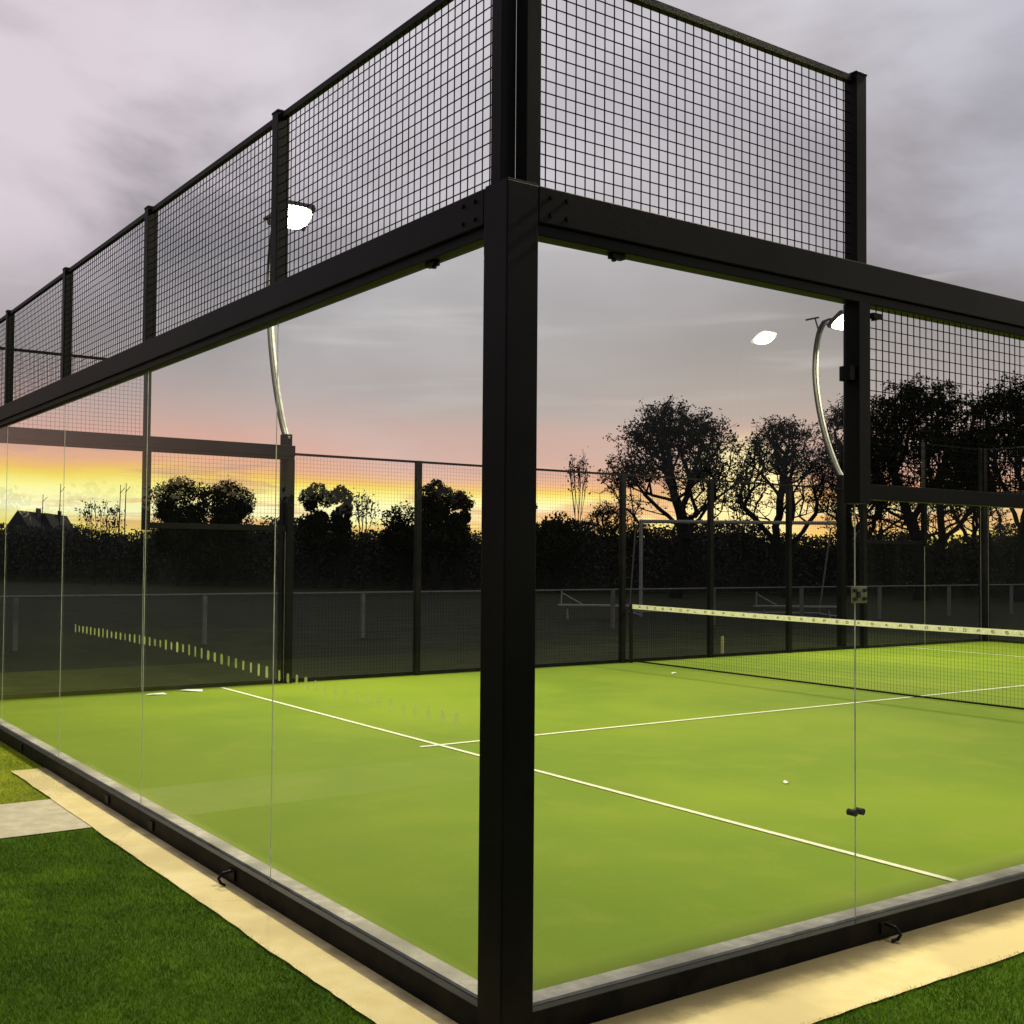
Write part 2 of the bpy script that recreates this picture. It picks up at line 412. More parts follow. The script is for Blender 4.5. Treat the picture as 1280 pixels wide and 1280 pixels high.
# patch fittings on the near side wall joint
pf = MB(); pf.box(2.02, 2.135, -.014, -.008, 1.48, 1.56); q = pf.build('joint_bracket', M['alu'], wN, bevel=.002)
pf = MB()
for s, z in ((2.04, 1.50), (2.04, 1.54), (2.112, 1.50), (2.112, 1.54)): pf.tube([(s, -.024, z), (s, -.012, z)], .009, 8)
pf.box(2.055, 2.075, -.022, -.013, 1.505, 1.535)
pf.build('bolt', M['ink'], q)
for s in (2.035, 2.09):
    pf = MB(); pf.tube([(s, -.022, .5), (s, .02, .5)], .016, 12); pf.build('bolt', M['ink'], wN)

# bolted ends of the beams beside the corner
for root, ax in ((wB, 1), (wN, 0)):
    for z in (2.985, 3.055):
        for s in (.16, .24):
            m = MB(); y = .0605 if root is wB else -.0605
            y = .05 if root is wB else -.05
            d_ = .007 if root is wB else -.007
            m.tube([(s, y, z), (s, y+d_, z)], .009, 6); m.build('bolt', M['steel'], root)
# corner posts
def corner(x, y, sx, sy, name, label):
    r = empty(name, (x, y, 0), 0, label, 'post', 'corner posts of the glass court')
    m = MB()
    xa, xb = sorted((x*0-.05*sx, .10*sx)); ya, yb = sorted((-.05*sy, .10*sy))
    m.box(xa, xb, ya, yb, -.12, 3.09); m.build('column', M['steel'], r, bevel=.006)
    m = MB(); m.box(*sorted((-.06*sx, .11*sx)), *sorted((-.06*sy, .11*sy)), -.112, -.09); m.build('base_plate', M['steel'], r, bevel=.002)
    m = MB(); m.box(*sorted((-.046*sx, .096*sx)), *sorted((-.046*sy, .096*sy)), 3.09, 3.096); m.build('end_cap', M['steel'], r, bevel=.002)
    return r
c0 = corner(0, 0, 1, 1, 'corner_post', 'thick black corner post standing nearest the camera, front and centre')
corner(0, 10, 1, -1, 'corner_post', 'black corner post of the court at the far end of the left glass wall')
corner(20, 10, -1, -1, 'corner_post', 'distant black corner post seen under the mesh at the right')
corner(20, 0, -1, 1, 'corner_post', 'black corner post of the court outside the right edge')

# ------------------------------------------------------------------ net
net = empty('tennis_net', (10, 5, 0), 0, 'low court net with pale lettered tape and black cord mesh', 'net')
m = MB()
H = lambda y: .86 - .03*(1-(abs(y)/4.95)**2) + .03
ny = 24
for side in (-1, 1):
    for i in range(ny):
        a = -4.95+9.9*i/ny; b = -4.95+9.9*(i+1)/ny
        m.quad((side*.006, a, H(a)-.035), (side*.006, b, H(b)-.035), (side*.006, b, H(b)+.035), (side*.006, a, H(a)+.035))
for i in range(ny):
    a = -4.95+9.9*i/ny; b = -4.95+9.9*(i+1)/ny
    m.quad((-.006, a, H(a)+.035), (-.006, b, H(b)+.035), (.006, b, H(b)+.035), (.006, a, H(a)+.035))
tape = m.build('tape', M['tape'], net)
m = MB(); n = int(9.9/.045)
for i in range(n):
    y = -4.95+.045*(i+.5); m.box(-.0014, .0014, y-.0005, y+.0005, .03, H(y)-.034)
for k in range(18):
    z = .04+.044*k; m.box(-.0013, .0013, -4.95, 4.95, z-.0005, z+.0005)
m.build('cord_mesh', M['cord'], net)
m = MB(); m.tube([(0, -4.95, .03), (0, 0, .018), (0, 4.95, .03)], .012, 8); m.build('bottom_cable', M['cord'], net)
# illegible printed glyphs along the tape
m = MB(); y = 4.75
def stroke(ya, za, yb, zb, w=.003):
    d = Vector((yb-ya, zb-za)); 
    if d.length < 1e-5: return
    nrm = Vector((-d.y, d.x)).normalized()*w; h = H(ya)
    m.quad((-.0085, ya-nrm.x, h+za-nrm.y), (-.0085, yb-nrm.x, h+zb-nrm.y), (-.0085, yb+nrm.x, h+zb+nrm.y), (-.0085, ya+nrm.x, h+za+nrm.y))
GL = [[(0,1,0,-1),(0,1,1,1),(0,0,1,0),(1,1,1,0)], [(0,-1,.5,1),(.5,1,1,-1),(.2,0,.8,0)], [(0,1,0,-1),(0,1,1,.5),(1,.5,1,-.5),(1,-.5,0,-1)],
      [(0,1,0,-1),(0,1,1,1),(0,0,.8,0),(0,-1,1,-1)], [(0,1,0,-1),(0,-1,1,-1)], [(0,1,0,-1),(0,1,1,1),(1,1,1,-1),(0,-1,1,-1)],
      [(0,-1,0,1),(0,1,1,1),(1,1,1,0),(0,0,1,0),(.3,0,1,-1)], [(0,1,1,1),(0,0,1,0),(0,-1,1,-1),(0,1,0,0),(1,0,1,-1)]]
while y > -4.8:
    g = random.choice(GL); 
    for a in g: stroke(y-a[0]*.034, a[1]*.014, y-a[2]*.034, a[3]*.014)
    y -= random.choice((.15, .17, .2, .2))
m.build('lettering', M['ink'], tape)
for s in (-1, 1):
    m = MB(); m.tube([(0, s*4.93, 0), (0, s*4.93, .93)], .03, 10); m.build('net_post', M['steel'], net, smooth=False)

# ------------------------------------------------------------------ floodlights
LIGHTC = (1.0, .90, .58)
def make_flood():
    r = empty('floodlight', (0, 0, 0))
    m = MB(); m.box(-.06, .06, .055, .175, -.12, 3.25); m.box(-.09, .09, .05, .18, -.12, -.09)
    m.build('column', M['steel'], r, bevel=.004)
    P = [(0, .11, 3.2), (0, .26, 3.45), (0, .48, 4.0), (0, .64, 4.6), (0, .72, 5.2), (0, .70, 5.7), (0, .62, 6.05), (0, .50, 6.22)]
    pts = []
    for i in range(len(P)-1):                        # Catmull-Rom through the points
        p0, p1, p2, p3 = (Vector(P[max(0, min(len(P)-1, i+k))]) for k in (-1, 0, 1, 2))
        for j in range(4):
            t = j/4; pts.append(.5*((2*p1)+(p2-p0)*t+(2*p0-5*p1+4*p2-p3)*t*t+(3*p1-p0-3*p2+p3)*t**3))
    pts.append(Vector(P[-1]))
    m = MB(); m.tube(pts, [.046-.012*i/len(pts) for i in range(len(pts))], 8); m.build('curved_arm', M['armdark'], r, smooth=True)
    m = MB(); m.tube([p+Vector((0.012, -.055, -.01)) for p in pts], [.022]*len(pts), 8); m.build('lit_strip', M['arm'], r, smooth=True)  # highlight on the arm's inner side, built as a pale strip
    # lamp head, tilted inwards
    h = MB(); h.box(-.27, .27, -.2, .2, -.04, .04)
    for k in range(-5, 6): h.box(k*.046-.004, k*.046+.004, -.16, .16, .04, .075)
    o = h.build('lamp_head', M['armdark'], r, bevel=.006)
    o.location = (0, .06, 6.16); o.rotation_euler = (math.radians(-34), 0, 0)
    l = MB(); ring = [(.25*abs(math.cos(a))**.6*math.copysign(1, math.cos(a)), .18*abs(math.sin(a))**.6*math.copysign(1, math.sin(a))) for a in [2*PI*(i+.5)/24 for i in range(24)]]
    l.poly([(a, b, -.055) for a, b in reversed(ring)]); 
    for i in range(24):
        (a, b), (c, d_) = ring[i], ring[(i+1) % 24]; l.quad((a, b, -.055), (c, d_, -.055), (c*1.04, d_*1.04, -.04), (a*1.04, b*1.04, -.04))
    l.build('lens', M['lamp'], o)
    b = MB(); b.tube([(0, .50, 6.22), (0, .38, 6.24), (0, .2, 6.22)], .022, 8)
    b.build('bracket', M['armdark'], r)
    b = MB(); b.box(-.012, .012, .62, .92, 6.30, 6.33); b.tube([(0, .62, 6.05), (0, .70, 6.3)], .015, 6); b.build('sensor_arm', M['armdark'], r)
    return r
proto = make_flood()
spots = [((4, 10.0), 0, 'curved floodlight pole rising behind the left mesh, its lamp glowing beside a mesh post', 620),
         ((15.5, 10.0), 0, 'curved floodlight pole with lit lamp left of the right mesh panel', 620),
         ((4, -.02), PI, 'curved floodlight pole at the near side wall outside the right edge', 400),
         ((16, -.02), PI, 'curved floodlight pole at the far end of the near side wall', 520),
         ((15.5, -11.9), PI, 'floodlight pole of the neighbouring court seen mirrored in the right glass pane', 330)]
for i, ((x, y), rz, lab, pw) in enumerate(spots):
    o = proto if i == 0 else copy_tree(proto)
    o.location = (x, y, 0); o.rotation_euler = (0, 0, rz); tag(o, lab, 'floodlight', 'floodlights around the court')
    ld = bpy.data.lights.new('floodlight_lamp', 'AREA'); ld.shape = 'ELLIPSE'; ld.size = .46; ld.size_y = .33
    ld.energy = pw; ld.color = LIGHTC
    lo = bpy.data.objects.new('floodlight_lamp', ld); COL.objects.link(lo)
    mw = Matrix.Translation((x, y, 0)) @ Matrix.Rotation(rz, 4, 'Z') @ Matrix.Translation((0, .06, 6.16)) @ Matrix.Rotation(math.radians(-34), 4, 'X') @ Matrix.Translation((0, 0, -.06))
    lo.matrix_world = mw

# ------------------------------------------------------------------ rail fence beyond the court
rf = empty('rail_fence', (2.4, 17.8, 0), 0, 'low single rail fence on short grey posts running across the dark field', 'fence')
m = MB(); m.tube([(-20, 0, .85), (44, 0, .85)], .022, 8); m.build('rail', M['rail'], rf)
for k in range(-5, 12):
    m = MB(); m.box(k*3.6-.045, k*3.6+.045, -.04, .04, -.14, .83); m.build('post', M['rail'], rf, bevel=.004)

# football goal
g0, g1 = Vector((21.4, 21.6, 0)), Vector((26.45, 18.3, 0))
d = (g1-g0); W = d.length; ang = math.atan2(d.y, d.x)
go = empty('football_goal', g0, ang, 'grey football goal frame standing in the dark field under the trees', 'goal')
for s in (0, W):
    m = MB(); m.tube([(s, 0, -.13), (s, 0, 2.74)], .055, 10); m.build('upright', M['goal'], go)
m = MB(); m.tube([(-.05, 0, 2.74), (W+.05, 0, 2.74)], .055, 10); m.build('crossbar', M['goal'], go)
for s in (0, W):
    m = MB(); m.tube([(s, 0, 2.7), (s, .9, 2.6), (s, 1.9, .0)], .025, 8); m.tube([(s, 0, -.08), (s, 1.9, -.08)], .03, 8); m.build('side_frame', M['goal'], go)
m = MB(); m.tube([(0, 1.9, -.06), (W, 1.9, -.06)], .03, 8); m.build('back_bar', M['goal'], go)

# low metal barrier left of the goal
def low_bench(x, y, rz, L, label):
    b = empty('metal_bench', (x, y, -.12), rz, label, 'bench', 'low metal benches in the field')
    m = MB(); m.box(0, L, -.16, .16, .38, .42); m.build('seat', M['goal'], b)
    for s in (.25, L-.25):
        m = MB(); m.tube([(s, -.15, 0), (s, 0, .38), (s, .15, 0)], .025, 6); m.build('leg', M['goal'], b)
    m = MB(); m.tube([(.1, .16, .4), (.12, .22, .8)], .02, 6); m.tube([(.1, .2, .75), (.7, .16, .42)], .02, 6); m.build('back_stay', M['goal'], b)
    return b
low_bench(18.2, 21.6, math.radians(-33), 2.1, 'low pale metal bench left of the football goal')
low_bench(23.3, 18.9, math.radians(-33), 2.4, 'low pale metal bench inside the football goal mouth')

m = MB(); m.box(-.02, .02, -.02, .02, -.13, .28); s_ = m.build('marker_stake', M['stake'], None, bevel=.003); s_.location = (12.87, 10.64, 0)
tag(s_, 'short yellowish stake in the grass just behind the far side wall', 'stake')
def scrap(x, y, l, w, rz, label):
    m = MB(); m.poly([(-l, -w*.4, .004), (-l*.3, -w, .012), (l, -w*.3, .004), (l*.7, w, .018), (-l*.6, w*.8, .01)])
    m.poly([(-l, -w*.4, .003), (-l*.6, w*.8, .009), (l*.7, w, .017), (l, -w*.3, .003), (-l*.3, -w, .011)])
    o = m.build('paper_scrap', M['scrap']); o.location = (x, y, 0); o.rotation_euler = (0, 0, rz); tag(o, label, 'litter', 'white scraps on the court')
scrap(2.6, 9.75, .16, .07, -.9, 'larger white scrap lying against the far side wall')
scrap(2.1, 9.6, .13, .04, -.2, 'thin white scrap flat on the green court near the far wall')
scrap(4.37, 2.29, .035, .02, .4, 'tiny pale scrap in the middle of the near half of the court')
scrap(9.4, 8.4, .07, .03, .2, 'small white scrap just this side of the net')

# ------------------------------------------------------------------ vegetation
def quads_object(name, centers, sizes, mat, parent=None, flat=.5):
    n = len(centers); c = np.asarray(centers); s = np.asarray(sizes)[:, None]
    a = np.random.normal(size=(n, 3)); a /= np.linalg.norm(a, axis=1)[:, None]
    b = np.random.normal(size=(n, 3)); b -= a*(a*b).sum(1)[:, None]; b /= np.linalg.norm(b, axis=1)[:, None]
    V = np.stack([c-a*s, c-b*s*.55, c+a*s, c+b*s*.55], 1).reshape(-1, 3)
    me = bpy.data.meshes.new(name); me.vertices.add(4*n); me.vertices.foreach_set('co', V.ravel())
    me.loops.add(4*n); me.loops.foreach_set('vertex_index', np.arange(4*n)); me.polygons.add(n)
    me.polygons.foreach_set('loop_start', np.arange(n)*4); me.polygons.foreach_set('loop_total', np.full(n, 4)); me.update()
    me.materials.append(mat); o = bpy.data.objects.new(name, me); COL.objects.link(o)
    if parent: o.parent = parent
    return o

def tree(name, label, x, y, top, width, crown_base, seed, group, dens=1.0, stems=1, mat='leaf', leaf=.085, lean=0.0, depth=6, spread=.5, base=-.13, trunk_r=.2):
    rnd = random.Random(seed); segs = []; tips = []
    def grow(p, d, L, r, k):
        q = p; steps = 3
        for i in range(steps):
            d2 = (d + Vector((rnd.gauss(0, .13), rnd.gauss(0, .13), rnd.gauss(.03, .09)))).normalized()
            q2 = q + d2*L/steps; segs.append((q, q2, r*(1-.25*i/steps), r*(1-.25*(i+1)/steps))); q = q2; d = d2
            if k <= 1: tips.append(q)
        if k == 0: return
        nb = rnd.choice((2, 3, 3)) if k > 2 else rnd.choice((2, 2, 3))
        ph = rnd.uniform(0, 2*PI)
        for j in range(nb):
            o = d.orthogonal().normalized(); o.rotate(Matrix.Rotation(ph+j*2*PI/nb+rnd.gauss(0, .3), 3, d))
            sp = spread*rnd.uniform(.6, 1.35)
            nd = (d*math.cos(sp)+o*math.sin(sp)+Vector((0, 0, .10))).normalized()
            grow(q, nd, L*rnd.uniform(.66, .86), r*.66, k-1)
    for s in range(stems):
        a = rnd.uniform(0, 2*PI); t = .28 if stems > 1 else .05
        grow(Vector((math.cos(a)*.2*(stems > 1), math.sin(a)*.2*(stems > 1), 0)), Vector((math.cos(a)*t+lean, math.sin(a)*t, 1)).normalized(), 1.0, .085, depth)
    # fit to the wanted size
    P = np.array([tuple(t) for t in tips]); zmax = np.percentile(P[:, 2], 99.3); c = P.mean(0)
    rad = np.percentile(np.hypot(P[:, 0]-c[0], P[:, 1]-c[1]), 97)
    kz = (top-base-.15)/zmax; kr = (width/2)/rad
    fit = lambda v: Vector(((v.x-c[0]*min(1, v.z/zmax*1.6))*kr, (v.y-c[1]*min(1, v.z/zmax*1.6))*kr, v.z*kz))
    r = empty(name, (x, y, base), 0, label, 'tree', group)
    m = MB(); rs = trunk_r/.085
    for a, b, ra, rb in segs:
        ra *= rs; rb *= rs
        m.tube([fit(a), fit(b)], [max(ra, .016), max(rb, .014)], 5 if ra > .05 else 3, False)
    m.build('trunk', M['bark'], r)
    cs = []; ss = []
    for t in tips:
        w = fit(t)
        if w.z < (crown_base-base) and rnd.random() < .75: continue
        for j in range(max(1, int(rnd.choice((1, 3, 5, 8))*dens))):
            cs.append((w.x+rnd.gauss(0, .22), w.y+rnd.gauss(0, .22), w.z+rnd.gauss(0, .13))); ss.append(leaf*rnd.uniform(.5, 1.3))
    if cs: quads_object('crown', cs, ss, M[mat], r)
    return r

def grown_tree(label, x, y, top, width, crown_base, seed, n=620, trunk_r=.24, leaf=.07, dens=1.0, fork=.30, skew=0.0, stems=1, base=-.13):
    """limbs reach out to points spread through an umbrella crown; thickness follows the number of twigs carried"""
    rnd = np.random.RandomState(seed); H_ = top-base; cb = crown_base-base; Rw = width/2; hc = H_-cb
    clump = [(rnd.uniform(0, 2*PI), rnd.uniform(.25, .95), rnd.uniform(.15, 1)) for _ in range(13)]
    pts = []
    ph = rnd.uniform(0, 2*PI, 4)
    while len(pts) < n:
        a = rnd.uniform(0, 2*PI); q = rnd.uniform(0, 1)**.55
        lob = 1+.13*math.sin(2*a+ph[0])+.10*math.sin(3*a+ph[1])+.07*math.sin(5*a+ph[2])
        rr = Rw*lob*q; roof = math.sqrt(max(0, 1-(q*.97)**2.3)); roof = .12+.88*roof+.05*math.sin(7*a+ph[3]+q*6)
        floor_ = (.10+.42*(1-q)*1.0)*1.0 if q < .75 else 0.0
        z = cb+hc*(floor_+(roof-floor_)*rnd.uniform(0, 1)**.6)
        p = np.array([rr*math.cos(a)+skew*Rw*.3*(1-z/H_), rr*math.sin(a), z])
        # bias towards foliage plates, leaving gaps between them
        g = math.sin(p[0]*2.1+ph[0]*3)+math.sin(p[1]*1.7+ph[1]*2)+math.sin(p[2]*3.3+ph[2]*4)
        if g < -.35 and rnd.rand() < .8: continue
        pts.append(p)
    pts = np.array(pts)
    N = [np.array([0, 0, 0.])]; par = [-1]; plen = [0.]
    fz = cb*fork*2.5
    for s_ in range(stems):
        o = np.array([rnd.uniform(-.25, .25), rnd.uniform(-.25, .25), 0])*(stems > 1); prev = 0
        for k in range(1, 6):
            t_ = k/5; tilt = o*4*t_
            N.append(np.array([tilt[0]+rnd.normal(0, .05), tilt[1]+rnd.normal(0, .05), fz*(.8+.2*s_)*t_])); par.append(prev); prev = len(N)-1; plen.append(0.3*t_*fz)
    root_top = N[-1]
    order = np.argsort(np.linalg.norm((pts-root_top)*np.array([1, 1, .8]), axis=1)+rnd.uniform(0, .5, len(pts)))
    order = np.r_[order[rnd.permutation(len(order))[:26]], order]; used = set()
    tips = []
    for i in order:
        if int(i) in used: continue
        used.add(int(i)); p = pts[i]; A_ = np.array(N); d = p-A_; dist = np.linalg.norm(d, axis=1)
        cost = dist*(1+.9*(d[:, 2] < .15*dist))+.5*np.array(plen); j = int(np.argmin(cost))
        L = dist[j]; m_ = max(1, int(L/.45)); prev = j
        for k in range(1, m_+1):
            t_ = k/m_; q = A_[j]+(p-A_[j])*t_
            sag = math.sin(t_*PI)*L*.12; q = q+np.array([rnd.normal(0, .05)*(k < m_), rnd.normal(0, .05)*(k < m_), -sag*.3+rnd.normal(0, .04)*(k < m_)])
            N.append(q); par.append(prev); plen.append(plen[prev]+L/m_); prev = len(N)-1
        tips.append(prev)
    load = np.zeros(len(N)); load[tips] = 1
    for k in range(len(N)-1, 0, -1): load[par[k]] += load[k]
    load = np.maximum(load, 1); rad = .0135*load**.45; rad *= 1
    rad = np.minimum(rad, trunk_r)
    r = empty('tree', (x, y, base), 0, label, 'tree', 'tall trees behind the court')
    m = MB()
    for k in range(1, len(N)):
        ra = rad[par[k]] if par[k] > 0 else trunk_r*1.25
        ra = min(ra, rad[k]*1.5) if par[k] > 0 else ra
        m.tube([N[par[k]], N[k]], [max(ra, rad[k]), rad[k]], 6 if rad[k] > .06 else 3, False)
    # fine twigs at the tips
    tw = MB(); cs = []; ss = []
    for k in tips:
        p = Vector(N[k])
        for j in range(4):
            e_ = p+Vector((rnd.normal(0, .22), rnd.normal(0, .22), abs(rnd.normal(.06, .16)))); m.tube([p, e_], [.014, .007], 3, False)
            for q in range(rnd.choice((0, 1, 2, 4))*1 if dens <= 1 else int(rnd.choice((1, 2, 4, 6))*dens*.7)):
                if rnd.rand() < dens: cs.append(np.array(e_)+rnd.normal(0, .09, 3)); ss.append(leaf*rnd.uniform(.5, 1.35))
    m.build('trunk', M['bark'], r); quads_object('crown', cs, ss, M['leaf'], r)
    return r

def pt(u, v, D):
    """world point at forward distance D in the direction of picture point (u, v)"""
    dd = F + R2*(u-540.1)/f_px - U2*(v-649.1)/f_px
    return C + dd*D
def bigtree(u, vtop, D, wpx, label, seed, cb=3.6, **kw):
    p = pt(u, vtop, D); grown_tree(label, p.x, p.y, p.z, wpx*D/f_px, cb, seed, **kw)
bigtree(845, 508, 50, 168, 'broad dark tree with lacy crown, leftmost of the tall trees', 11, cb=3.3, n=820, dens=1.8, stems=2, trunk_r=.24, skew=-.5)
bigtree(982, 527, 52, 122, 'rounder bare branched tree between the glass seam and the broad tree', 23, cb=3.7, n=680, dens=.85, trunk_r=.17, fork=.28)
bigtree(1064, 500, 56, 96, 'narrow tree half hidden behind the mesh post on the right', 31, cb=3.4, n=560, dens=1.7, trunk_r=.18)
bigtree(1150, 480, 50, 178, 'densest tall tree, seen through the right mesh panel', 43, cb=3.4, n=1000, dens=2.7, stems=2, trunk_r=.26)
bigtree(1272, 478, 50, 160, 'tall tree at the right edge behind the mesh', 57, cb=3.8, n=900, dens=2.5, stems=2, trunk_r=.24)
bigtree(1420, 490, 54, 160, 'tall tree beyond the right edge', 61, cb=3.4, n=600, dens=1.4, stems=2)
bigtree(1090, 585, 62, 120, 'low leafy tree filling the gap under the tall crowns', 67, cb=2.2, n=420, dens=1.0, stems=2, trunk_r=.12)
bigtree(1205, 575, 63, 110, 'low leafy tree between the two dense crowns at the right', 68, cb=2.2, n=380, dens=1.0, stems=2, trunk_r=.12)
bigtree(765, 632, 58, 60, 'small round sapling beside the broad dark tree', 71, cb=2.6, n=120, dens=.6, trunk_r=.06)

def bush(u, vtop, D, wpx, label, seed, mat='leaf', n=17000, leaf=.085, topmat=None):
    rnd = np.random.RandomState(seed); p = pt(u, vtop, D); H_ = p.z+.12; W_ = wpx*D/f_px
    r = empty('tree', (p.x, p.y, -.12), 0, label, 'tree', 'low trees on the skyline')
    lobes = [(rnd.uniform(-.33, .33)*W_, rnd.uniform(-.25, .25)*W_, rnd.uniform(.4, .8)*H_, rnd.uniform(.14, .22)*W_) for _ in range(16)]
    for q in (-.27, 0, .27): lobes.append((q*W_, 0, H_-(.27 if q else .24)*W_-(.25 if q else 0), .26*W_))
    lobes.append((0, 0, .4*H_, .33*W_))
    for q in (-.22, .22, 0): lobes.append((q*W_, .1, H_*.62, .27*W_))
    cs = []
    for i in range(n):
        l = lobes[rnd.randint(len(lobes))]; v = rnd.normal(size=3); v /= np.linalg.norm(v); k = rnd.uniform(.55, 1.06)
        cs.append((l[0]+v[0]*l[3]*k, l[1]+v[1]*l[3]*k, max(.2, l[2]+v[2]*l[3]*k)))
    cs = np.array(cs); hi = cs[:, 2] > H_*.86
    quads_object('crown', cs, rnd.uniform(.5, 1.3, len(cs))*leaf, M[mat], r)
    if topmat and hi.any():
        t2 = cs[hi]+rnd.normal(size=(hi.sum(), 3))*.12; quads_object('crown', t2, rnd.uniform(.5, 1.2, len(t2))*leaf, M[topmat], r)
    m = MB()
    for i in range(10):
        l = lobes[i]; m.tube([(0, 0, 0), (l[0]*.4, l[1]*.4, l[2]*.5), (l[0], l[1], l[2])], [.14, .09, .03], 5, False)
    m.build('trunk', M['bark'], r)
bush(226, 598, 60, 72, 'domed dark tree with russet top, left of the pair on the left skyline', 1, topmat='leafred')
bush(284, 602, 61, 72, 'domed dark tree with russet top, right of the pair on the left skyline', 2, topmat='leafred')
bush(396, 604, 58, 46, 'small bushy tree just right of the thick far post', 3, n=12000)
bush(426, 607, 59, 34, 'knobbly little tree with a gap to its right', 4, n=9000)
bush(545, 600, 56, 46, 'rounded tree behind the thin far post', 5, n=12000)
bush(574, 615, 57, 36, 'small reddish tree beside the thick corner post', 6, n=9000, topmat='leafred')
bush(505, 628, 58, 60, 'low spreading bush between the posts', 7, n=8000)
bush(700, 640, 55, 75, 'low feathery bush right of the corner post', 8, n=7000, leaf=.1)
bush(655, 620, 56, 36, 'bush hidden behind the corner post', 9, n=5000)
def wispy(u, vtop, D, wpx, label, seed, mat='leaf'):
    p = pt(u, vtop, D); tree('sapling', label, p.x, p.y, p.z, wpx*D/f_px, 2.6, seed, 'thin bare saplings on the skyline', dens=.3, stems=1, depth=4, spread=.45, trunk_r=.05, leaf=.09)
wispy(120, 622, 60, 46, 'wispy sapling standing alone on the yellow skyline at far left', 81)
wispy(141, 628, 60, 30, 'short wispy sapling left of the thin skyline masts', 82)
wispy(455, 613, 57, 34, 'spiky thin sapling between two bushes on the yellow skyline', 83)
wispy(723, 563, 64, 26, 'faint tall sapling against the pink sky left of the broad tree', 84)
wispy(926, 600, 60, 46, 'thin drooping sapling between the two tall trees', 85)
for k, (u, v, lab) in enumerate(((53, 618, 'thin mast above the gabled roofs at far left'), (75, 605, 'taller thin mast at far left beside a glass seam'), (150, 606, 'left one of two thin masts near the far post'), (157, 604, 'right one of two thin masts near the far post'))):
    p = pt(u, v, 75); m = MB(); m.tube([(0, 0, 0), (0, 0, p.z*.6), (.05, 0, p.z)], [.05, .04, .025], 5)
    m.tube([(0, 0, p.z*.9), (.35, .1, p.z*.97)], .02, 4)
    o = m.build('mast', M['bark']); o.location = (p.x, p.y, 0); tag(o, lab, 'mast', 'thin masts on the skyline')

# houses beyond the hedge at far left
def house(u, vtop, D, wpx, label, rz):
    p = pt(u, vtop, D); w = wpx*D/f_px; h = p.z
    r = empty('house', (p.x, p.y, 0), rz, label, 'house', 'small houses on the skyline')
    m = MB(); m.box(-w/2, w/2, -3, 3, -.1, h*.66); wl = m.build('wall', M['wallhouse'], r)
    m = MB(); a = w/2+.25; z0 = h*.66+.003
    m.poly([(-a, -3.3, z0), (a, -3.3, z0), (0, -3.3, h)]); m.poly([(a, 3.3, z0), (-a, 3.3, z0), (0, 3.3, h)])
    m.quad((-a, -3.3, z0), (0, -3.3, h), (0, 3.3, h), (-a, 3.3, z0)); m.quad((0, -3.3, h), (a, -3.3, z0), (a, 3.3, z0), (0, 3.3, h))
    rf_ = m.build('roof', M['roofhouse'], r)
    m = MB(); m.box(w*.18, w*.26, -.4, .4, h*.8, h*1.06); m.build('chimney', M['wallhouse'], rf_)
    m = MB(); m.box(-w*.2, w*.1, -3.06, -3.003, h*.25, h*.5); m.build('window', M['glassedge'] if False else M['wallhouse'], r)
house(42, 640, 78, 27, 'small gabled house with chimney on the left skyline', -.55)
house(70, 643, 82, 20, 'smaller gabled shed right of the gabled house on the left skyline', -.5)

# hedge and wood: one leafy mass right round the field
def hedge(name, label, pts, h0, h1, n, seed, leaf=.22, thick=1.2):
    rnd = np.random.RandomState(seed); P = np.array(pts, float); seg = np.linalg.norm(np.diff(P, axis=0), axis=1); L = seg.sum(); cum = np.r_[0, np.cumsum(seg)]
    s = rnd.uniform(0, L, n); i = np.clip(np.searchsorted(cum, s)-1, 0, len(seg)-1); t = (s-cum[i])/seg[i]
    base = P[i]+(P[i+1]-P[i])*t[:, None]
    hh = h0+(h1-h0)*(.5+.26*np.sin(s*.29+1)+.2*np.sin(s*.83)+.14*np.sin(s*2.3+2)+.08*np.sin(s*5.1))
    z = rnd.uniform(0, 1, n)**.7*hh; d = rnd.normal(size=(n, 2))*thick*.5
    c = np.stack([base[:, 0]+d[:, 0], base[:, 1]+d[:, 1], z], 1)
    o = quads_object(name, c, rnd.uniform(.5, 1.4, n)*leaf, M['hedge'])
    # dense heart of the hedge
    m = MB(); ns = int(L/1.2)
    for k in range(ns):
        sa, sb = L*k/ns, L*(k+1)/ns
        def at(q):
            j = min(len(seg)-1, max(0, int(np.searchsorted(cum, q))-1)); return P[j]+(P[j+1]-P[j])*((q-cum[j])/seg[j])
        def hz(q): return (h0+(h1-h0)*(.5+.26*math.sin(q*.29+1)+.2*math.sin(q*.83)+.14*math.sin(q*2.3+2)+.08*math.sin(q*5.1)))*.86
        a, b = at(sa), at(sb); m.quad((a[0], a[1], -.12), (b[0], b[1], -.12), (b[0], b[1], hz(sb)), (a[0], a[1], hz(sa)))
    me = m.build('heart', M['hedge'], o); me['kind'] = 'stuff'
    return tag(o, label, 'hedge', kind='stuff')
hp = [pt(u, 690, D) for u, D in ((-500, 72), (-150, 70), (150, 66), (350, 62), (560, 60), (760, 58), (1000, 58), (1250, 56), (1500, 58), (1900, 60))]
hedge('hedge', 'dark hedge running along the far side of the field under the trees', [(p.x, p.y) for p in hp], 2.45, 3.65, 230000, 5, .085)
hedge('hedge', 'dark hedge behind the viewpoint on the near sides of the field', [(pt(-500, 690, 72).x, pt(-500, 690, 72).y), (-50, 62), (-62, 20), (-40, -20), (-10, -42), (30, -45), (66, -20), (72, 5)], 4.5, 7.5, 34000, 6, .3)

